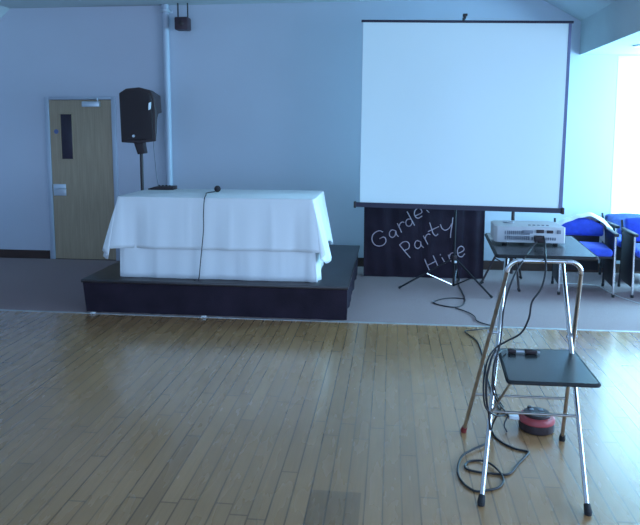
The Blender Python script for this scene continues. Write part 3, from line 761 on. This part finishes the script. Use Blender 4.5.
for k in range(11):
    xa = x0+.175+k*.011; box(bm, (xa, jy-.0016, jz0+hgt*.18), (xa+.0065, jy+.003, jz0+hgt*.36))
obj('vent_slots', bm, M['projdark'], PJ)['label'] = 'grey ventilation slots'
def port(xp, w_, h_, zf, nm, m_): return obj(nm, B((x0+xp-w_/2, jy-.006, jz0+hgt*zf-h_/2), (x0+xp+w_/2, jy+.003, jz0+hgt*zf+h_/2), .0015), m_, PJ)
port(.135+.02, .05, .015, .70, 'video_port', M['projdark']); port(.215, .036, .016, .74, 'video_port', M['black']); port(.262, .03, .014, .72, 'video_port', M['black']); port(.305, .018, .018, .72, 'power_socket', M['projdark'])
for xx, yy in ((x0+.05, jy+.03), (x1-.04, jy+.03), ((x0+x1)/2, jy+dp-.03)):
    obj('foot', lathe(bmesh.new(), [(.012, -.0125), (.012, .004)], (xx, yy, jz0), 14), M['rubber'], PJ)

# ----------------------------------------------------------------- cables
def cable(name, pts, r, label, m=M['cable'], n=6, extra=None):
    P = catmull(pts, n); o = obj(name, T(P, r, 8), m, loc=pts[0]); tag(o, label, 'cable'); return o
yj = jy-.006
# video cable: connector block, drop in front of the shelf edge, swing to the left legs
cx_ = at(543, 236, Y=yj-.02)
VC = thing('video_cable', 'black video cable hanging from the projector socket down to the step shelf', 'cable', (cx_.x, yj-.02, cx_.z))
box_a = at(536, 241.8, Y=yj-.03); box_b = at(544, 240, Y=yj-.03)
obj('plug', B((box_a.x-.006, yj-.045, box_a.z-.004), (box_b.x, yj-.002, box_b.z+.018), .004), M['black'], VC)
pfy = pf_l.y
pth = [Vector((cx_.x, yj-.03, cx_.z)), at(545, 243.5, Y=yj-.10), at(545.5, 256, Y=pfy-.035), at(545.5, 272, Y=2.90), at(541, 289, Y=2.88), at(532, 302, Y=2.88), at(529, 318, Y=2.88), at(521, 333, Y=2.90), at(507, 341, Y=2.93), at(497, 347, Y=2.95),
       at(489, 357, Y=2.90), at(484.5, 374, Y=2.86), at(483.5, 392, Y=2.82), at(486, 408, Y=2.83), at(496, 415.5, Y=2.86), at(505, 415, Y=2.9)]
obj('wire', T(catmull(pth, 6), .0042, 8), M['cable'], VC)
pth = [at(538, 241, Y=yj-.025), at(533, 246, Y=yj-.12), at(524, 259, Y=pfy-.03), at(515, 274, Y=2.90), at(508, 292, Y=2.88), at(503.5, 310, Y=2.86), at(501.5, 330, Y=2.86), at(499.5, 346, Y=2.86), at(494, 366, Y=2.84), at(492.5, 388, Y=2.80), at(498, 402, Y=2.84), at(508, 414.5, Y=2.95)]
cable('power_cable', pth, .0042, 'second black cable dropping from the projector along the left chrome leg')
pth = [at(506, 350, Z=ZS+.010), at(500, 352, Y=2.98), at(496, 357, Y=2.90), at(493, 372, Y=2.84), at(495, 390, Y=2.85), at(500, 402, Y=2.9), at(503.5, 407, Y=2.95)]
cable('extension_lead', pth, .0038, 'thin dark lead looping off the left side of the step shelf')
# coupler lying on the step shelf
q0, q1 = at(507.5, 352.5, Z=ZS+.010), at(537, 352.5, Z=ZS+.010); q0.y = q1.y = s4[3].y-.06
q0 = at(508, 352.5, Y=q0.y); q1 = at(537, 353, Y=q0.y)
CP = thing('cable_coupler', 'two black plugs joined by silver connector on the step shelf', 'connector', ((q0.x+q1.x)/2, q0.y, ZS))
L_ = q1.x-q0.x; zz = ZS+.001
for f0, f1 in ((.0, .27), (.58, 1.0)): obj('plug', B((q0.x+L_*f0, q0.y-.014, zz), (q0.x+L_*f1, q0.y+.014, zz+.020), .005), M['black'], CP)
obj('connector_body', B((q0.x+L_*.26, q0.y-.006, zz+.003), (q0.x+L_*.59, q0.y+.006, zz+.013), .003), M['silver'], CP)['label'] = 'silver connector'
obj('tail', T([(q0.x+L_*.98, q0.y, zz+.009), (q0.x+L_*1.10, q0.y, zz+.008)], .005, 8), M['silver'], CP)
# floor coil
fc = [(145, 215), (143, 245), (155, 272), (178, 292), (215, 309), (250, 317), (243, 330), (222, 352), (197, 380), (160, 380), (110, 375), (73, 364), (78, 347), (105, 342), (135, 350), (165, 373), (180, 396), (168, 418), (130, 427), (98, 428), (66, 406), (50, 372), (62, 334), (95, 313), (125, 300), (142, 280), (147, 258)]
P = [at(440+x/2.84, 340+y/2.84, Z=.006) for x, y in fc]
P[0] = at(501, 408, Y=3.10); P[1] = at(492, 426, Z=.02)
for i in (14, 15, 22, 23, 24): P[i].z = .012
P += [at(490.5, 430, Y=2.88), at(489, 415, Y=2.85), at(486.5, 400, Y=2.83), at(486.5, 380, Y=2.83), at(491, 360, Y=2.86), at(496, 350, Y=2.91)]
cable('floor_cable', P, .0052, 'black cable coiled in loose loops on the wooden floor round the left leg')
# cable from the screen tripod over the carpet to the stand
fc = [(380, 150), (392, 185), (412, 222), (418, 248), (405, 272), (370, 281), (315, 275), (264, 259), (300, 242), (365, 236), (412, 243)]
P = [at(380+x/4.92, 250+y/4.92, Z=.006) for x, y in fc]; P[-1].z = .012; P[3].z = .006
cable('looped_cable', P, .0055, 'black cable curled in a loop on the carpet before the screen tripod')
fc = [(378, 287), (430, 305), (465, 326), (478, 349), (525, 366), (560, 377)]
P = [at(380+x/4.92, 250+y/4.92, Z=.008) for x, y in fc]; P[0] = at(380+372/4.92, 250+285.5/4.92, Z=.006)
P += [at(488, 328, Z=.010), at(476, 329.7, Z=.010), at(465, 331, Z=.008), at(470, 335.5, Z=.006), at(476, 340, Z=.006), at(480, 347, Z=.006), at(483, 358, Z=.006), at(488, 380, Z=.006), at(494, 398, Z=.006), at(502, 412, Z=.006), at(512, 417, Z=.006)]
cable('trailing_cable', P, .0050, 'long black cable trailing from the carpet onto the wooden floor towards the reel')
P = [at(x, y, Z=.005) for x, y in ((556, 283), (580, 284), (598, 286), (606, 290.5), (619, 296.5), (632, 301), (645, 305))]
cable('white_cable', P, .004, 'thin white cable lying on the carpet in front of the blue chairs', M['whitecable'])

# --------------------------------------------------------------- cable reel
rc0 = at(536.3, 428.5, Z=0); rad = .096
RL = thing('cable_reel', 'round red and black cable reel on the floor under the stand', 'cable reel', (rc0.x, rc0.y, 0))
obj('drum', lathe(bmesh.new(), [(rad*.90, .001), (rad*.97, .006), (rad*.98, .030), (rad*.95, .048)], (rc0.x, rc0.y, 0), 40), M['black'], RL)
obj('upper_shell', lathe(bmesh.new(), [(rad*.96, .047), (rad*1.0, .052), (rad*.99, .066), (rad*.90, .078), (rad*.70, .082)], (rc0.x, rc0.y, 0), 40), M['reelred'], RL)['label'] = 'red upper shell'
fp = obj('socket_plate', lathe(bmesh.new(), [(rad*.74, .081), (rad*.74, .090), (rad*.68, .096), (rad*.3, .097)], (rc0.x, rc0.y, 0), 32), M['black'], RL)
for k in range(4):
    a_ = PI/4+k*PI/2; x, y = rc0.x+rad*.36*math.cos(a_), rc0.y+rad*.36*math.sin(a_)
    obj('socket', B((x-.013, y-.013, .096), (x+.013, y+.013, .1005), .003), M['projdark'], fp)
obj('winding_knob', lathe(bmesh.new(), [(.012, 0), (.013, .008), (.009, .012)], (rc0.x-.03, rc0.y+.045, .095), 16), M['black'], RL)
WP = thing('mains_plug', 'white plug beside the left rim of the red cable reel', 'plug', (rc0.x-.12, rc0.y, .055))
xr = rc0.x-rad*1.0-.001; yr = rc0.y-.012; zr = .055
a_ = Vector((xr-.052, yr, zr)); WP.location = (xr-.026, yr, zr)
bm = bmesh.new(); prism(bm, [(a_.x, yr-.010, zr), (xr, yr-.017, zr), (xr, yr+.017, zr), (a_.x, yr+.010, zr)], (0, 0, .020)); bevel(bm, .004); obj('plug_body', bm, M['trim'], WP)
e = Vector((a_.x, yr, zr+.010)); obj('flex', T(catmull([e, e+Vector((-.012, -.006, -.003)), e+Vector((-.03, -.03, -.035)), e+Vector((-.02, -.06, -.059))], 5), .0042, 8), M['cable'], WP)

# ------------------------------------------------------------------ lights
def area(name, loc, rot, sx, sy, e, col):
    l = bpy.data.lights.new(name, 'AREA'); l.shape = 'RECTANGLE'; l.size = sx; l.size_y = sy; l.energy = e; l.color = col
    o = bpy.data.objects.new(name, l); C.objects.link(o); o.location = loc; o.rotation_euler = rot; return o
# daylight through the window band of the right wall
area('window_daylight', (XR+.16, 6.95, 1.42), (0, PI/2, 0), 1.75, .7, 225, (.27, .71, 1))
area('window_daylight', (XR+.16, 2.4, 1.42), (0, PI/2, 0), 1.75, 4.9, 170, (.42, .66, 1))
w = bpy.data.worlds.new('daylight'); bpy.context.scene.world = w; w.use_nodes = True
bg = w.node_tree.nodes['Background']; bg.inputs['Color'].default_value = (.365, .60, 1, 1); bg.inputs['Strength'].default_value = 2.15
sc_ = bpy.context.scene
sc_.view_settings.view_transform = 'Standard'; sc_.view_settings.look = 'None'; sc_.view_settings.gamma = 1; sc_.view_settings.exposure = .25
sc_.view_settings.use_curve_mapping = False
sc_.cycles.use_denoising = True; sc_.cycles.max_bounces = 10
